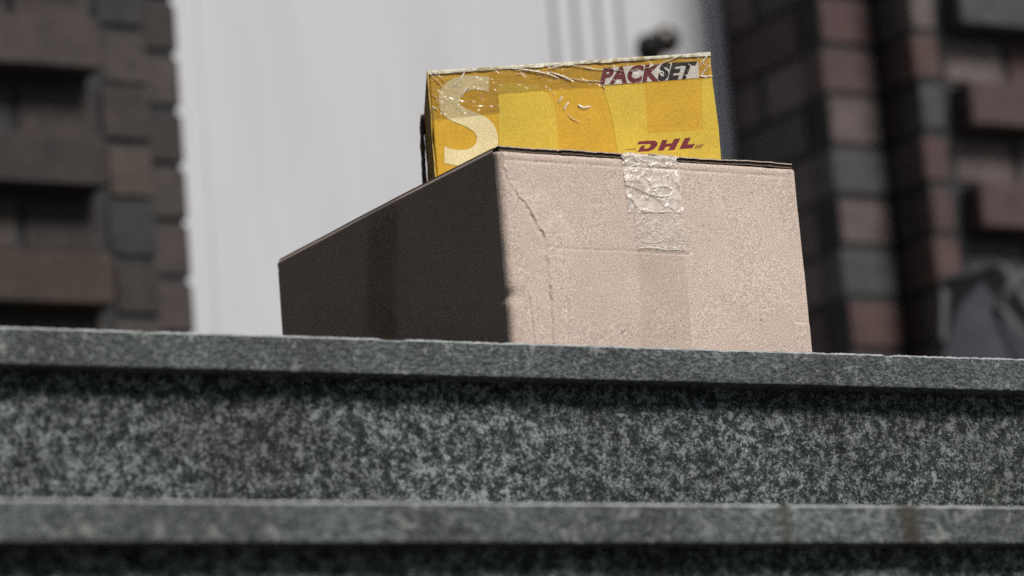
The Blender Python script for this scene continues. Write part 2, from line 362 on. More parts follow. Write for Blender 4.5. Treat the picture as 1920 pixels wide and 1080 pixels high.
def dist_poly(U, Vv, poly):
    best = np.full(U.shape, 9.0); sgn = np.ones(U.shape)
    for a, b in zip(poly[:-1], poly[1:]):
        ab = b-a; t = np.clip(((U-a[0])*ab[0]+(Vv-a[1])*ab[1])/(ab@ab), 0, 1)
        qx = a[0]+t*ab[0]; qy = a[1]+t*ab[1]; dd = np.hypot(U-qx, Vv-qy)
        side_ = np.sign((U-a[0])*ab[1]-(Vv-a[1])*ab[0])
        m = dd < best; best = np.where(m, dd, best); sgn = np.where(m, side_, sgn)
    return best, sgn
def front_h(U, Vv):                             # height of the front panel, metres, + = towards the viewer
    wob = vnoise(U/0.006+3, Vv/0.006, 77, 3, 0.5)*0.0012
    dd, sg = dist_poly(U+wob, Vv+wob*0.5, crease)
    left = (sg < 0)                             # nearer to the corner (poly runs downward)
    sd = np.where(left, dd, -dd)
    amp = 0.55+0.45*sstep(0.14, 0.10, Vv)*1.0
    brk = np.clip(0.75+0.8*vnoise(Vv/0.006, U*0, 78, 3), 0.1, 1.5)
    h = 0.0010*np.exp(-(dd/0.0011)**2)*amp*brk*sstep(-0.02, .06, Vv) - 0.0006*np.exp(-((sd+0.0026)/0.0016)**2)*amp*brk
    h += np.where(left, -np.minimum(dd*0.07, 0.0018), 0)
    d2, s2 = dist_poly(U, Vv, crease2); h += -0.0005*np.exp(-(d2/0.0012)**2)+0.0004*np.exp(-((d2*s2+0.002)/0.0015)**2)
    d3, _ = dist_poly(U, Vv+vnoise(U/0.01, U*0, 5, 2)*0.0004, score); h += -0.00035*np.exp(-(d3/0.0011)**2)
    d4, s4 = dist_poly(U, Vv, cut); h += np.where(d4 < 0.0022, -0.0007*np.exp(-(d4/0.0006)**2), 0)
    inlow = (U > cut[0][0]-0.004) & (Vv < cut[0][1]); h += np.where(inlow, 0.0006*sstep(0, 0.004, U-cut[0][0]+0.004), 0)
    # scored fold under the top edge
    h += -0.00075*np.exp(-((Vv-(HB-0.0075))/0.0012)**2)*(0.7+0.3*vnoise(U/0.02, U*0, 12, 2))*sstep(0.004, 0.012, U)*sstep(0.004, 0.012, BW-U)
    h += vnoise(U/0.07+1, Vv/0.07, 21, 3, 0.5)*0.0007 + vnoise(U/0.015, Vv/0.015, 22, 2, 0.5)*0.00010
    h += 0.0015*np.sin(np.pi*np.clip(U/BW, 0, 1))*np.sin(np.pi*np.clip(Vv/HB, 0, 1))
    return h
def ring(z):                                    # outline parameter around the carton walls
    pass
# front, bent softly around both upright corners and over the top
RC = 0.0035
us = np.concatenate([np.arange(0, BW, 0.0008), [BW]]); vs_ = np.concatenate([np.arange(0, HB, 0.0008), [HB]]); vsS = np.concatenate([vs_, HB+np.linspace(0.0008, FT+0.0006, 8)])
U, Vv = np.meshgrid(us, vs_, indexing='ij')
h = front_h(U, Vv)
dent = fpx(950, 552)[1]
RL = 0.0060; eL = np.clip((RL-U)/RL, 0, 1); eR = np.clip((RC-(BW-U))/RC, 0, 1); eT = np.clip((RC-(HB-Vv))/RC, 0, 1)
fall = RL*(1-np.sqrt(np.clip(1-eL**2, 0, 1)))+RC*(1-np.sqrt(np.clip(1-eR**2, 0, 1)))+RC*0.9*(1-np.sqrt(np.clip(1-eT**2, 0, 1)))
crush = np.exp(-((Vv-dent)/0.006)**2)*np.exp(-(U/0.010)**2)*0.0026
crush += np.exp(-(U/0.006)**2)*(0.0008+0.0004*vnoise(Vv/0.03, Vv*0, 31, 3))
crush += sstep(0.05, 0.0, Vv)*np.exp(-(U/0.012)**2)*0.002
P = np.stack([U+np.exp(-(U/0.004)**2)*vnoise(Vv/0.02, Vv*0, 32, 2)*0.0002 + np.exp(-((Vv-dent)/0.005)**2)*np.exp(-(U/0.006)**2)*0.0015, SET-h+fall+crush, Vv], -1)
front_edge_left = P[0].copy(); front_edge_right = P[-1].copy()
gr = grid('front_panel', P, M_kraft.m, carton)
# left side: joins the front's bent edge, runs back with a little bow
ys = np.concatenate([np.linspace(0, 1, 220)])
nE = len(vsS)-len(vs_)
def ext(e): return np.vstack([e, np.repeat(e[-1:], nE, 0)])
T_, V2 = np.meshgrid(ys, vsS, indexing='ij')
feL, feR = ext(front_edge_left), ext(front_edge_right)
PL = np.zeros((len(ys), len(vsS), 3))
for i, t in enumerate(ys):
    w = sstep(0.0, 0.04, t)
    PL[i, :, 1] = (1-t)*feL[:, 1] + t*(SET+BD)
    PL[i, :, 0] = (1-w)*feL[:, 0] - 0.0010*math.sin(math.pi*t)
    PL[i, :, 2] = vsS
PL[..., 0] += -vnoise(T_*BD/0.08, V2/0.08, 51, 3)*0.0007*np.sin(np.pi*T_)
PL[..., 0] += np.exp(-((V2-(HB-0.006))/0.0012)**2)*0.0005*sstep(0.01, 0.05, T_)
PL[..., 0] += 0.0022*sstep(HB, HB+FT, V2)
grid('side_panel', PL, M_kraft.m, carton, flip=True)
PR = np.zeros((60, len(vsS), 3))
for i, t in enumerate(np.linspace(0, 1, 60)):
    PR[i, :, 1] = (1-t)*feR[:, 1]+t*(SET+BD); PR[i, :, 0] = BW-0.0022*sstep(HB, HB+FT, vsS); PR[i, :, 2] = vsS
grid('side_panel', PR, M_kraft.m, carton)
v, f = box_vf(0.0015, BW-0.0015, SET+BD-0.004, SET+BD+0.0005, 0.0, HB); mesh('back_panel', v, f, M_kraft.m, carton)
v, f = box_vf(0.003, BW-0.003, SET+0.006, SET+BD-0.005, 0.0008, 0.004); mesh('bottom_panel', v, f, M_kraft.m, carton)
# the four top flaps: short ones folded under, long ones on top with their raw cut ends along the front
for y0, y1 in ((SET+0.0042, SET+0.15), (SET+BD-0.15, SET+BD-0.005)):
    v, f = box_vf(0.004, BW-0.004, y0, y1, HB-0.0042, HB-0.0004); mesh('inner_flap', v, f, M_kraft.m, carton)
def flap(x0, x1, seed):
    n = 160; X = np.linspace(x0, x1, n)
    yf = SET+0.0022+vnoise(X/0.01, X*0, seed, 3)*0.0005
    lift = 0.0004+np.abs(vnoise(X/0.05, X*0, seed+1, 2))*0.0006
    objs = []
    def strip(za, zb, dy, mat, name, parent):
        V = []; F = []
        for i in range(n):
            e = 0.0006*vnoise(np.array([X[i]/0.004]), np.array([dy*100.0]), seed+4, 2)[0]
            V += [(X[i], yf[i]+dy+e, HB+lift[i]+za), (X[i], yf[i]+dy+e, HB+lift[i]+zb), (X[i], SET+BD, HB+lift[i]*.3+zb), (X[i], SET+BD, HB+lift[i]*.3+za)]
        for i in range(n-1):
            a = i*4; b = a+4
            F += [(a, b, b+1, a+1), (a+1, b+1, b+2, a+2), (a+2, b+2, b+3, a+3), (a+3, b+3, b, a)]
        F += [(0, 1, 2, 3), ((n-1)*4+3, (n-1)*4+2, (n-1)*4+1, (n-1)*4)]
        return mesh(name, V, F, mat, parent)
    top = strip(0.0030, 0.0038, 0.0, M_kraft.m, 'top_flap', carton)
    strip(0.0007, 0.0029, 0.0012, M_flute.m, 'fluting', top)
    strip(0.0, 0.0006, 0.0006, M_edge.m, 'liner', top)
flap(0.0028, BW/2-0.0008, 61); flap(BW/2+0.0008, BW-0.0028, 71)

# clear tape ---------------------------------------------------------
def film(name, haze, tint=(0.95, 0.93, 0.88), rough=0.16, bsc=220, bd=0.0012, spec=0.5, patch=None, ior=1.28, thru=(0.97, 0.96, 0.94)):
    m = Mat(name, rough, spec)
    m.b.inputs['Base Color'].default_value = (*tint, 1)
    tr = m.n.new('ShaderNodeBsdfTransparent'); tr.inputs[0].default_value = (*thru, 1)
    mx = m.n.new('ShaderNodeMixShader'); gl = m.n.new('ShaderNodeBsdfGlossy'); gl.inputs['Roughness'].default_value = rough
    add = m.n.new('ShaderNodeMixShader'); fr_ = m.n.new('ShaderNodeFresnel'); fr_.inputs[0].default_value = ior
    h1 = m.noise(bsc, 4, 0.6, dist=1.5); h2 = m.noise(bsc*0.3, 3, 0.6, dist=2.5)
    nb = m.bump(m.math('ADD', h1, m.math('MULTIPLY', h2, 2.0)), bd, 1.0)
    m.link(nb, gl.inputs['Normal']); m.link(nb, fr_.inputs['Normal'])
    m.link(fr_.outputs[0], add.inputs[0]); m.link(tr.outputs[0], add.inputs[1]); m.link(gl.outputs[0], add.inputs[2])
    hz = m.ramp(h2, [(0.35, haze*0.35), (0.62, haze)]) if patch is None else m.ramp(h1, patch)
    m.link(hz, mx.inputs[0]); m.link(add.outputs[0], mx.inputs[1]); m.link(m.b.outputs[0], mx.inputs[2])
    m.link(mx.outputs[0], m.n['Material Output'].inputs[0]); return m
M_filmA = film('crumpled_tape', 0.62, tint=(0.80, 0.70, 0.60), rough=0.22, bsc=150, bd=0.0006, ior=1.34); M_filmB = film('bubbled_tape', 0.50, tint=(0.74, 0.64, 0.54), rough=0.25, bsc=260, bd=0.0004)
M_filmC = film('flat_tape', 0.10, tint=(0.62, 0.56, 0.5), rough=0.3, bsc=600, bd=0.00012, patch=[(0.60, 0.05), (0.66, 0.5)])
M_ridge = Mat('tape_fold', 0.22, 0.6); M_ridge.color((0.84, 0.80, 0.70))
_tr = M_ridge.n.new('ShaderNodeBsdfTransparent'); _mx = M_ridge.n.new('ShaderNodeMixShader'); M_ridge.link(M_ridge.ramp(M_ridge.noise(180, 3), [(0.4, 0.5), (0.6, 0.04)]), _mx.inputs[0])
M_ridge.link(M_ridge.b.outputs[0], _mx.inputs[1]); M_ridge.link(_tr.outputs[0], _mx.inputs[2]); M_ridge.link(_mx.outputs[0], M_ridge.n['Material Output'].inputs[0]); M_ridge.bump(M_ridge.noise(400, 3), 0.0006)

def front_tape(q, mat, off, amp, fs, seed, topfold=False):
    q = [fpx(*p) for p in q]                    # corners: top-left, top-right, bottom-right, bottom-left
    n, m_ = 90, 140
    s, t = np.meshgrid(np.linspace(0, 1, n), np.linspace(0, 1, m_), indexing='ij')
    Q = [(q[0]*(1-a)+q[1]*a) for a in (0, 1)]
    UU = (q[0][0]*(1-s)+q[1][0]*s)*(1-t)+(q[3][0]*(1-s)+q[2][0]*s)*t
    VV = (q[0][1]*(1-s)+q[1][1]*s)*(1-t)+(q[3][1]*(1-s)+q[2][1]*s)*t
    UU += vnoise(t*12, t*0, seed, 3)*0.0006*(np.abs(s-.5)*2)**4
    hh = front_h(UU, VV)
    ri = 1-np.abs(vnoise(UU/fs+2, VV/fs+7, seed+1, 3, 0.55))*1.6
    Y = SET-hh-off-np.clip(ri, 0, 1)**3*amp - vnoise(UU/(fs*.3), VV/(fs*.3), seed+2, 2)*amp*.15
    P = np.stack([UU, Y, VV], -1)
    if topfold:                                 # carried over the edge onto the flaps
        over = np.clip(VV-(HB-0.001), 0, 1)
        P[..., 1] = np.where(over > 0, Y + np.minimum(over*0.45, 0.002), Y)
    return grid('packing_tape', P, mat, carton)
tA = front_tape([(1166, 287), (1269, 292), (1281, 399), (1178, 398)], M_filmA.m, 0.0008, 0.0011, 0.010, 81, True)
front_tape([(1190, 380), (1277, 384), (1287, 470), (1195, 466)], M_filmB.m, 0.00045, 0.0005, 0.004, 82)
front_tape([(1196, 464), (1284, 469), (1300, 655), (1207, 650)], M_filmC.m, 0.0003, 0.00025, 0.005, 83)
# tape over the flaps
v = []; n = 60
Xa, Xb = fpx(1168, 290)[0], fpx(1270, 292)[0]
s, t = np.meshgrid(np.linspace(0, 1, 50), np.linspace(0, 1, 60), indexing='ij')
Px = Xa+(Xb-Xa)*s; Py = SET-0.0012+t*0.12; Pz = H+0.0009+0.0012*np.clip(vnoise(Px/0.008, Py/0.008, 91, 3), -.5, 2)*sstep(0.3, 0.0, t)
Pz -= sstep(0.03, 0.0, t)*0.0042
Py -= sstep(0.03, 0.0, t)*0.0006
grid('packing_tape', np.stack([Px, Py, Pz], -1), M_filmA.m, carton)
def ridge(pts, w, hgt, mat, parent, toworld, name='tape_fold'):    # a raised pleat of film along a line on a surface
    pts = np.array(pts, float); P = []
    seg = 6
    cp = np.vstack([2*pts[0]-pts[1], pts, 2*pts[-1]-pts[-2]]); path = []
    for i in range(1, len(cp)-2):
        for t in np.linspace(0, 1, seg, endpoint=False):
            a, b, c, d_ = cp[i-1:i+3]
            path.append(0.5*((2*b)+(-a+c)*t+(2*a-5*b+4*c-d_)*t*t+(-a+3*b-3*c+d_)*t**3))
    path.append(pts[-1]); path = np.array(path); tg = np.gradient(path, axis=0); nn = np.stack([-tg[:, 1], tg[:, 0]], 1)
    nn /= np.linalg.norm(nn, axis=1)[:, None]; V = []; F = []
    m_ = len(path)
    for i, (p, q) in enumerate(zip(path, nn)):
        k = math.sin(math.pi*(0.08+0.86*i/(m_-1)))**0.6
        k *= 0.85+0.3*random.random()
        for e, hh in ((-1, 0), (-0.45, 0.8), (0.1, 1.0), (0.5, 0.55), (1, 0)):
            V.append(toworld(p+q*e*w*k/2, hh*hgt*k))
    for i in range(m_-1):
        for j in range(4): F.append((i*5+j, i*5+j+1, (i+1)*5+j+1, (i+1)*5+j))
    return V, F
def ridges(name, lst, mat, parent, toworld, host=None, wk=1.0):
    V, F = [], []
    for pts, w, hg in lst:
        v, f = ridge(pts, w*wk, hg, mat, parent, toworld); f = [tuple(i+len(V) for i in q) for q in f]; V += v; F += f
    o = mesh(name, V, F, mat, parent, smooth=True)
    if host is not None:                        # the pleats belong to that piece of tape
        nm = len(host.data.materials); bm = bmesh.new(); bm.from_mesh(host.data); n0 = len(bm.faces); bm.from_mesh(o.data); bm.faces.ensure_lookup_table()
        for f_ in bm.faces[n0:]: f_.material_index = nm
        bm.to_mesh(host.data); bm.free(); host.data.materials.append(mat); bpy.data.objects.remove(o); return host
    return o
def cw(p, hgt):
    u = on_y(p[0], p[1], SET); hh = float(front_h(np.array([u[0]]), np.array([min(u[2], HB)]))[0])
    return (u[0], SET-hh-0.0010-hgt*0.55, u[2])
ridges('tape_fold', [
    ([(1170, 345), (1195, 354), (1222, 367), (1250, 368), (1266, 356)], 5, 0.0022, ),
    ([(1186, 368), (1191, 385), (1196, 392)], 4, 0.0015),
    ([(1227, 303), (1226, 320), (1220, 340)], 3.5, 0.0015),
    ([(1233, 310), (1241, 330), (1243, 350), (1236, 368)], 3, 0.0012),
    ([(1262, 330), (1263, 352), (1252, 376), (1242, 390)], 4, 0.0015),
    ([(1176, 300), (1192, 297), (1210, 303), (1222, 298)], 5, 0.0018),
    ([(1178, 316), (1190, 310), (1204, 318)], 3, 0.0012),
    ([(1182, 332), (1196, 326), (1212, 335), (1224, 350)], 2.5, 0.0010),
    ([(1247, 318), (1255, 336), (1252, 352)], 3, 0.0012),
    ([(1235, 398), (1241, 398), (1262, 397)], 3, 0.0008),
    ([(1196, 466), (1220, 464), (1250, 468), (1284, 467)], 3, 0.0004),
    ([(1200, 452), (1225, 456), (1240, 452)], 2.5, 0.0008)], M_ridge.m, carton, cw, tA, 0.62)
# darker tape on the shaded side, and the torn scrap near its foot
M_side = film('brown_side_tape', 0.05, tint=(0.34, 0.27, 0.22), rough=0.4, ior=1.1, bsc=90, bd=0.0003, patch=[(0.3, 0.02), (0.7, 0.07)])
def spx(x, y):                                  # point on the side panel x = 0
    d = ray(x, y); return CAM + d*((0-CAM[0])/d[0])
def side_patch(px, off, seed, mat):
    c = [spx(*p) for p in px]; s, t = np.meshgrid(np.linspace(0, 1, 30), np.linspace(0, 1, 30), indexing='ij')
    P = sum(np.multiply.outer(w, ci) for w, ci in (((1-s)*(1-t), c[0]), (s*(1-t), c[1]), (s*t, c[2]), ((1-s)*t, c[3])))
    P[..., 0] = -off-0.0016*np.sin(np.pi*np.clip((P[..., 1]-SET)/BD, 0, 1))-np.abs(vnoise(s*5, t*5, seed, 3))*0.0006; return grid('packing_tape', P, mat, carton, flip=True)
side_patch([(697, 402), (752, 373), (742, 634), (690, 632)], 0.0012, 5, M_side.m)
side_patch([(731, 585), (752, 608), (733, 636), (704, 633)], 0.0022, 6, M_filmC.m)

# ------------------------------------------------------------------ the yellow parcel
YH = 0.10; ZB = HB+0.0046                       # its height and what it lies on
A_ = on_z(803, 133, ZB+YH); B_ = on_z(1331, 98, ZB+YH)
YW = float(np.linalg.norm((B_-A_)[:2])); YANG = math.atan2(B_[1]-A_[1], B_[0]-A_[0]); YDP = 0.175
ex = np.array([math.cos(YANG), math.sin(YANG), 0]); ey = np.array([-ex[1], ex[0], 0])
print('yellow', YW, math.degrees(YANG), A_)
org = np.array([A_[0], A_[1], ZB])
parcel = empty('yellow_parcel', tuple(org+ex*YW/2+ey*YDP/2), 'small yellow parcel with a large pale S, lying on top of the brown box', 'parcel box', YANG)
def yw(u, v, d=0.0):                            # panel units of its front: u right, v up, d out of the face
    return org+ex*u+np.array([0, 0, v])-ey*d
def ypx(x, y):                                  # measured point on its front plane
    d = ray(x, y); k = ((org-CAM)@ey)/(d@ey); p = CAM+d*k-org; return np.array([p@ex, p[2]])
def yellow(name, base):
    m = Mat(name, 0.6, 0.3)
    c = m.mix(1.0, base, m.ramp(m.noise(650, 4, 0.7), [(0.3, 0.78), (0.7, 1.2)]), 'MULTIPLY')
    c = m.mix(1.0, c, m.ramp(m.noise(26, 4, 0.6), [(0.3, 0.9), (0.7, 1.08)]), 'MULTIPLY')
    m.color(c); m.bump(m.noise(500, 3), 0.00025, 0.7); return m
M_y1 = yellow('golden_print', (0.60, 0.350, 0.024)); M_y2 = yellow('light_yellow_print', (0.62, 0.432, 0.044))
M_cream = yellow('cream_print', (0.74, 0.63, 0.34)); M_label = yellow('label_white', (0.80, 0.78, 0.72))
M_maroon = yellow('maroon_ink', (0.17, 0.018, 0.03)); M_black = yellow('black_ink', (0.012, 0.012, 0.014))
M_yedge = Mat('pale_cut_edge', 0.8, 0.3); M_yedge.color(M_yedge.ramp(M_yedge.noise(200, 3), [(0.35, (0.45, 0.36, 0.18)), (0.6, (0.80, 0.78, 0.66))]))
def ybox(name, u0, u1, d0, d1, v0, v1, mat, bw=0.0008):          # d = depth behind the front
    v, f = box_vf(u0, u1, d0, d1, v0, v1); v = [org+ex*a+ey*b+np.array([0, 0, c]) for a, b, c in v]
    o = mesh(name, v, f, mat, parcel)
    if bw: bevel(o, bw)
    return o
ybox('body', 0.0008, YW-0.0008, 0.0008, YDP, 0, YH-0.0036, M_y1.m, 0.0012)
# front panel with softly dented skin
us2 = np.linspace(0, YW, 260); vs2 = np.linspace(0, YH-0.0032, 110); U, V_ = np.meshgrid(us2, vs2, indexing='ij')
dd = vnoise(U/0.03, V_/0.03, 101, 3)*0.00008
topw = sstep(0.006, 0.0, (YH-0.0032)-V_)
dd = dd - topw*(0.0006+0.0005*vnoise(U/0.012, U*0, 102, 3))
eg = np.clip((0.0015-np.minimum(U, YW-U))/0.0015, 0, 1); dd -= 0.0014*(1-np.sqrt(1-eg**2))
P = org+U[..., None]*ex+V_[..., None]*np.array([0, 0, 1])-dd[..., None]*ey
grid('front_panel', P, M_y1.m, parcel)
# lid board whose pale cut edge runs along the top
n = 120; V, F = [], []
for i in range(n):
    u = -0.0005+(YW+0.001)*i/(n-1)
    w1 = float(vnoise(np.array([u/0.02]), np.array([0.]), 111, 3)[0]); w2 = float(vnoise(np.array([u/0.008]), np.array([3.]), 112, 3)[0])
    z1 = YH+0.0003*w1; z0 = YH-0.0030+0.0005*w2; d0 = -0.0005+0.0004*w2
    V += [org+ex*u+ey*d0+np.array([0, 0, z0]), org+ex*u+ey*d0+np.array([0, 0, z1]), org+ex*u+ey*YDP+np.array([0, 0, z1]), org+ex*u+ey*YDP+np.array([0, 0, z0])]
for i in range(n-1):
    a = i*4; b = a+4; F += [(a, b, b+1, a+1), (a+1, b+1, b+2, a+2), (a+2, b+2, b+3, a+3), (a+3, b+3, b, a)]
F += [(0, 1, 2, 3), ((n-1)*4+3, (n-1)*4+2, (n-1)*4+1, (n-1)*4)]
mesh('lid', V, F, M_yedge.m, parcel)

def smooth_closed(pts, corners=(), n=5):
    pts = [np.array(p, float) for p in pts]; out = []; N = len(pts)
    for i in range(N):
        a, b, c, d_ = pts[i-1], pts[i], pts[(i+1) % N], pts[(i+2) % N]
        if i in corners: a = b-(c-b)*0.3
        if (i+1) % N in corners: d_ = c+(c-b)*0.3
        if i in corners and (i+1) % N in corners: out.append(b); continue
        for t in np.linspace(0, 1, n, endpoint=False):
            out.append(0.5*((2*b)+(-a+c)*t+(2*a-5*b+4*c-d_)*t*t+(-a+3*b-3*c+d_)*t**3))
    return out
def decal(name, polys, d, mat, parent=None):    # printed shapes: flat outlines in panel units, a hair above the board
    from mathutils.geometry import tessellate_polygon
    V, F = [], []
    for poly in polys:
        b = len(V); V += [yw(p[0], p[1], d) for p in poly]
        for t in tessellate_polygon([[Vector((p[0], p[1], 0)) for p in poly]]):
            a, c, e = (Vector((*poly[k], 0)) for k in t)
            F.append(tuple(b+k for k in (t if (c-a).cross(e-a).z > 0 else t[::-1])))
    return mesh(name, V, F, mat, parent or parcel)
z6 = lambda L: [ypx(760+x/4.91, 130+y/4.91) for x, y in L]
z2 = lambda L: [ypx(1050+x/4.697, 80+y/4.697) for x, y in L]
z1 = lambda L: [ypx(740+x/2.7, 60+y/2.7) for x, y in L]
# lighter panels of the print
lowz = 0.002
decal('printed_pattern', [
    z1([(520, 262), (640, 258), (720, 268), (775, 310), (805, 360), (818, 440), (832, 600), (850, 760), (540, 760), (528, 560)]),
    z1([(1052, 272), (1265, 262), (1268, 300), (1280, 515), (1285, 760), (1160, 760), (1128, 600), (1098, 420)]),
    z1([(1280.5, 515), (1560, 495), (1640, 488), (1652, 640), (1650, 760), (1285.5, 760)]), z1([(1552, 238), (1606, 232), (1640, 487.5), (1560, 494.5)])],
    0.00016, M_y2.m)
S = [(768, 70), (768, 212), (700, 193), (620, 188), (560, 205), (515, 245), (500, 290), (515, 335), (560, 365), (630, 390), (720, 430), (790, 480), (838, 560), (853, 640), (850, 700), (825, 770), (775, 830), (690, 875), (590, 893), (470, 885), (360, 862), (360, 710), (430, 735), (520, 742), (590, 730), (640, 695), (660, 640), (650, 600), (610, 560), (540, 520), (440, 480), (370, 440), (325, 380), (308, 290), (320, 200), (370, 130), (450, 80), (540, 58), (650, 58)]
decal('printed_letter', [z6(smooth_closed(S, (0, 1, 20, 21)))], 0.00022, M_cream.m)
label_ = decal('printed_label', [z2([(376, 224), (620, 205), (860, 186), (1214, 163), (1226, 309), (860, 338), (350, 376)])], 0.00022, M_label.m)
def lettering(name, txt, quad, mat, bold, d, shear=0.0, spacing=1.0):
    cu = bpy.data.curves.new('t', 'FONT'); cu.body = txt; cu.size = 1; cu.offset = bold; cu.shear = shear; cu.resolution_u = 6; cu.space_character = spacing
    to = bpy.data.objects.new('t', cu); COL.objects.link(to)
    bpy.context.view_layer.update()
    me = bpy.data.meshes.new_from_object(to.evaluated_get(bpy.context.evaluated_depsgraph_get()))
    bpy.data.objects.remove(to)
    co = np.array([v.co[:2] for v in me.vertices]); lo = co.min(0); hi = co.max(0)
    for v, c in zip(me.vertices, co):
        s, t = (c-lo)/(hi-lo)                   # quad: bottom-left, bottom-right, top-right, top-left
        q = (quad[0]*(1-s)+quad[1]*s)*(1-t)+(quad[3]*(1-s)+quad[2]*s)*t; v.co = Vector(yw(q[0], q[1], d))
    me.name = name; me.materials.clear(); me.materials.append(mat)
    o = bpy.data.objects.new(name, me); COL.objects.link(o); o.parent = label_
    o.matrix_parent_inverse = label_.matrix_world.inverted(); return o
lettering('lettering', 'PACK', z2([(350, 374), (868, 340), (886, 183), (372, 222)]), M_maroon.m, 0.055, 0.00030, 0.06, 1.06)
lettering('lettering', 'SET', z2([(858, 340), (1158, 317), (1210, 162), (880, 182)]), M_black.m, 0.055, 0.00030, 0.06, 1.06)
logo = decal('logo', [
    z2([(695, 869), (832, 862), (860, 880), (856, 908), (826, 940), (780, 957), (682, 962), (716, 908), (754, 906), (738, 934), (775, 931), (796, 912), (799, 897), (786, 892), (678, 897)]),
    z2([(900, 858), (952, 855), (932, 890), (985, 887), (1006, 848), (1060, 843), (1008, 945), (950, 950), (970, 914), (930, 918), (912, 950), (862, 953)]),
    z2([(1100, 840), (1152, 837), (1122, 897), (1190, 892), (1165, 930), (1050, 938)]),
    z2([(575, 943), (672, 932), (669, 939), (572, 949)]), z2([(1198, 903), (1268, 894), (1264, 901), (1194, 909)]),
    z2([(1190, 915), (1258, 908), (1254, 915), (1186, 921)]), z2([(1183, 928), (1246, 921), (1242, 928), (1179, 934)])], 0.00022, M_maroon.m)

# clear tape bands on it
M_ytape = film('glossy_tape', 0.06, tint=(0.52, 0.46, 0.34), rough=0.14, bsc=110, bd=0.0007, ior=1.24, thru=(0.84, 0.82, 0.80))
def ytape(q, seed, amp, d=0.0006):
    q = [ypx(*p) for p in q]; s, t = np.meshgrid(np.linspace(0, 1, 200), np.linspace(0, 1, 50), indexing='ij')
    UU = (q[0][0]*(1-s)+q[1][0]*s)*(1-t)+(q[3][0]*(1-s)+q[2][0]*s)*t; VV = (q[0][1]*(1-s)+q[1][1]*s)*(1-t)+(q[3][1]*(1-s)+q[2][1]*s)*t
    ri = np.clip(1-np.abs(vnoise(UU/0.02+VV/0.03, VV/0.012-UU/0.05, seed, 3, 0.5))*1.8, 0, 1)**3
    D = d+ri*amp
    P = org+UU[..., None]*ex+VV[..., None]*np.array([0, 0, 1])-D[..., None]*ey
    return grid('packing_tape', P, M_ytape.m, parcel)
yA = ytape([(804, 136), (1330, 101), (1336, 146), (806, 186)], 121, 0.0011)
ytape([(804, 186), (935, 176), (938, 212), (806, 226)], 122, 0.0013)
def yr(p, hgt):
    u = ypx(*p); return tuple(yw(u[0], u[1], 0.0006+hgt*0.75))
r1 = lambda L: [(770+x/6.353, 90+y/6.353) for x, y in L]; r2 = lambda L: [(1050+x/4.697, 80+y/4.697) for x, y in L]
ridges('tape_fold', [
    (r1([(1200, 245), (1400, 270), (1620, 312), (1760, 362)]), 4, 0.0016), (r1([(1630, 250), (1740, 228), (1815, 205), (1845, 175)]), 4, 0.0016),
    (r1([(1650, 285), (1780, 330), (1910, 392)]), 3, 0.0014), (r1([(655, 262), (605, 350), (560, 410), (508, 458)]), 3.4, 0.0014),
    (r1([(705, 465), (650, 500), (604, 590)]), 3, 0.0012), (r1([(205, 285), (300, 380), (375, 455)]), 1.4, 0.0008), (r1([(240, 290), (340, 340), (420, 420)]), 1.1, 0.0006),
    (r1([(1765, 650), (1785, 610), (1812, 575)]), 4, 0.001), (r1([(1825, 735), (1850, 690), (1885, 645)]), 4, 0.001), (r1([(1640, 515), (1665, 490)]), 2.5, 0.0006), (r1([(1700, 560), (1722, 530)]), 2.2, 0.0006),
    (r1([(1250, 320), (1290, 312), (1330, 325)]), 1.6, 0.0006), (r1([(1520, 355), (1560, 335)]), 1.5, 0.0006), (r1([(250, 690), (320, 745)]), 1.6, 0.0006),
    (r1([(250, 560), (300, 590), (310, 640)]), 1.5, 0.0006),
    (r2([(80, 195), (180, 212), (290, 232), (382, 242)]), 2.6, 0.0012), (r2([(0, 288), (60, 310), (110, 345)]), 2.6, 0.001), (r2([(90, 312), (200, 335), (380, 342)]), 1.8, 0.0009),
    (r2([(158, 548), (205, 575), (276, 562)]), 5.5, 0.0012), (r2([(40, 575), (75, 530)]), 4, 0.001), (r2([(880, 192), (985, 148), (1082, 110)]), 2, 0.001),
    (r2([(1218, 220), (1262, 160), (1305, 108)]), 3, 0.0012), (r2([(1238, 298), (1280, 240), (1322, 195)]), 3, 0.0012), (r2([(1225, 298), (1290, 300), (1345, 292)]), 3, 0.0008),
    (r2([(372, 376), (388, 395), (402, 414)]), 1.3, 0.0006), (r2([(245, 672), (270, 658)]), 1.6, 0.0006), (r2([(60, 620), (110, 670), (175, 702)]), 1.2, 0.0006),
    (r2([(395, 228), (480, 240), (560, 255)]), 1.5, 0.0011), (r2([(600, 262), (660, 240), (700, 232)]), 1.5, 0.0011), (r2([(740, 232), (800, 215), (860, 190)]), 1.5, 0.0011)],
    M_ridge.m, parcel, yr, yA)
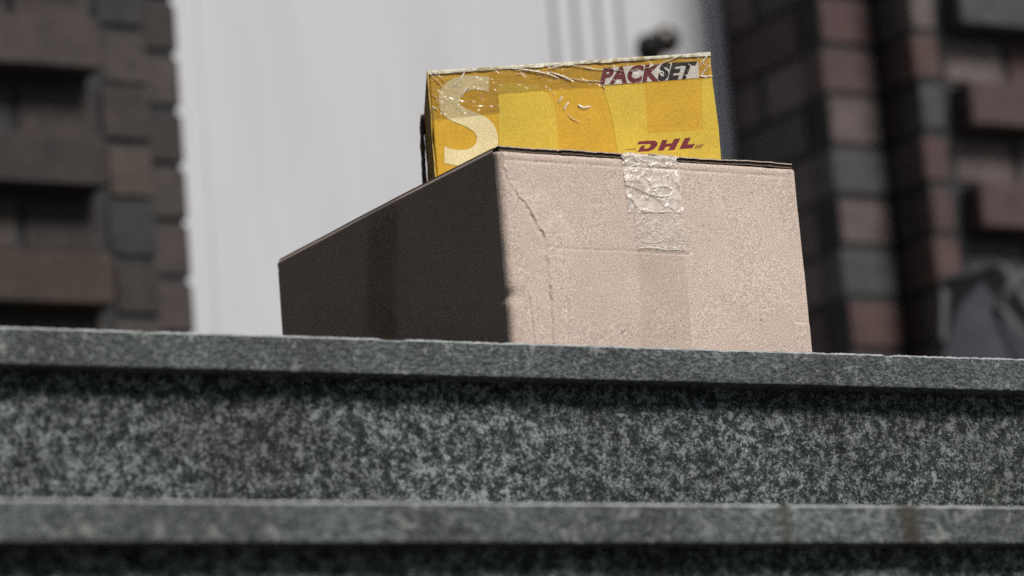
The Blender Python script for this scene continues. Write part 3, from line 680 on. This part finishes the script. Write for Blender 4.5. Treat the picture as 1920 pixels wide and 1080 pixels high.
# loose left end: dark end flap standing off, pale strip of curled tape between it and the side
M_yside = yellow('side_board', (0.50, 0.33, 0.06)); M_darkb = kraft('brown_end_flap', (0.16, 0.12, 0.09))
def end_strip(name, d0, d1, off, mat, seed, v0=0.0, v1=YH, thick=0.0012, jag=0.0008):
    n = 70; V, F = [], []
    for i in range(n):
        v = v0+(v1-v0)*i/(n-1); o_ = off(v)+jag*float(vnoise(np.array([v/0.012]), np.array([seed*1.]), seed, 3)[0])
        ja = 0.002*float(vnoise(np.array([v/0.02]), np.array([7.]), seed+1, 3)[0])
        for dpt, oo in ((d0+ja, 0), (d1, 0), (d1, thick), (d0+ja, thick)):
            V.append(org-ex*(o_+oo)+ey*dpt+np.array([0, 0, v]))
    for i in range(n-1):
        a = i*4; b = a+4
        for j in range(4): F.append((a+j, a+(j+1) % 4, b+(j+1) % 4, b+j))
    F += [(3, 2, 1, 0), ((n-1)*4, (n-1)*4+1, (n-1)*4+2, (n-1)*4+3)]
    return mesh(name, V, F, mat, parcel)
end_strip('end_panel', 0.001, 0.172, lambda v: 0.0, M_yside.m, 131, jag=0.0002)
end_strip('end_flap', 0.135, 0.172, lambda v: float(np.interp(v, [0, .03, .055, .075, .088, .097], [.0022, .0030, .0036, .0030, .0014, .0002])), M_darkb.m, 135, v0=0.0, v1=0.098, thick=0.0030, jag=0.0006)

# ------------------------------------------------------------------ grey bag standing by the right-hand wall
BY = YD-0.30
M_bag = Mat('grey_woven_fabric', 0.8, 0.25); M_bag.color(M_bag.ramp(M_bag.noise(30, 4), [(0.3, (0.024, 0.026, 0.031)), (0.7, (0.036, 0.038, 0.043))])); M_bag.bump(M_bag.noise(90, 4), 0.004)
M_strap = Mat('grey_strap', 0.7, 0.3); M_strap.color((0.05, 0.05, 0.053))
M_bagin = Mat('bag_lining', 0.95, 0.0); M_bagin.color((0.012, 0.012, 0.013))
def bp(x, y, yy=BY): return on_y(x, y, yy)
bag = empty('bag', tuple(bp(1860, 690)*np.array([1, 1, 0])), 'slack grey bag with dark open mouth and crossed straps, by the right-hand brick pillar', 'bag')
def loft(name, rows, mat, parent, closed=False):
    P = np.array(rows); return grid(name, P, mat, parent)
outline = [(1752, 700), (1765, 675), (1778, 640), (1790, 600), (1803, 570), (1822, 548), (1840, 530), (1858, 548), (1872, 565), (1888, 572), (1905, 590), (1925, 620), (1950, 660), (1975, 700)]
rows = []
for k, (x, y) in enumerate(outline):
    top = bp(x, y); x0 = top[0]; zt = top[2]; col = []
    for t in np.linspace(0, 1, 16):
        z = zt*(1-t); bul = 0.05*math.sin(math.pi*min(1, t*0.9))*math.sin(math.pi*k/(len(outline)-1))
        col.append((x0, BY-bul, max(z, 0.001)))
    rows.append(col)
body = loft('front_panel', rows, M_bag.m, bag)
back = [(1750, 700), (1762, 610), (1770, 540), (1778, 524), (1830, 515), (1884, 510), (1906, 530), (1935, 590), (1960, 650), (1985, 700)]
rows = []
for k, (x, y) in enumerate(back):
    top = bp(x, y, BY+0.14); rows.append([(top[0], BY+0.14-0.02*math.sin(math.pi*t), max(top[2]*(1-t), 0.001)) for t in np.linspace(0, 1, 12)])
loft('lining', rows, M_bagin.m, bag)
def tube(name, pts, r_, mat, parent, n=10, flat=0.4):
    P = [np.array(p) for p in pts]; cp = [2*P[0]-P[1]]+P+[2*P[-1]-P[-2]]; path = []
    for i in range(1, len(cp)-2):
        for t in np.linspace(0, 1, 8, endpoint=False):
            a, b, c, d_ = cp[i-1:i+3]; path.append(0.5*((2*b)+(-a+c)*t+(2*a-5*b+4*c-d_)*t*t+(-a+3*b-3*c+d_)*t**3))
    path.append(P[-1]); path = np.array(path); tg = np.gradient(path, axis=0); rows = []
    for p, t in zip(path, tg):
        t = t/np.linalg.norm(t); a = np.cross(t, [0, 1, 0]); a /= np.linalg.norm(a); b = np.cross(a, t)
        rows.append([p+r_*(math.cos(q)*a+flat*math.sin(q)*b) for q in np.linspace(0, 2*math.pi, n+1)])
    return grid(name, np.array(rows), mat, parent)
tube('strap', [bp(1768, 528, BY+0.11), bp(1800, 520, BY+0.08), bp(1845, 508, BY+0.05), bp(1882, 500, BY+0.02), bp(1898, 525, BY), bp(1912, 545, BY-0.02), bp(1940, 590, BY-0.04)], 0.0075, M_strap.m, bag)
tube('strap', [bp(1878, 575, BY-0.02), bp(1890, 548, BY-0.03), bp(1903, 532, BY-0.03), bp(1925, 515, BY), bp(1950, 500, BY+0.03)], 0.0085, M_strap.m, bag)
tube('strap', [bp(1868, 566, BY-0.015), bp(1890, 590, BY-0.03), bp(1912, 622, BY-0.04), bp(1935, 660, BY-0.045)], 0.007, M_strap.m, bag)
tube('strap', [bp(1772, 545, BY+0.10), bp(1771, 580, BY+0.09), bp(1770, 640, BY+0.08)], 0.007, M_strap.m, bag)

if bpy.data.objects.get('t'): bpy.data.objects.remove(bpy.data.objects['t'])
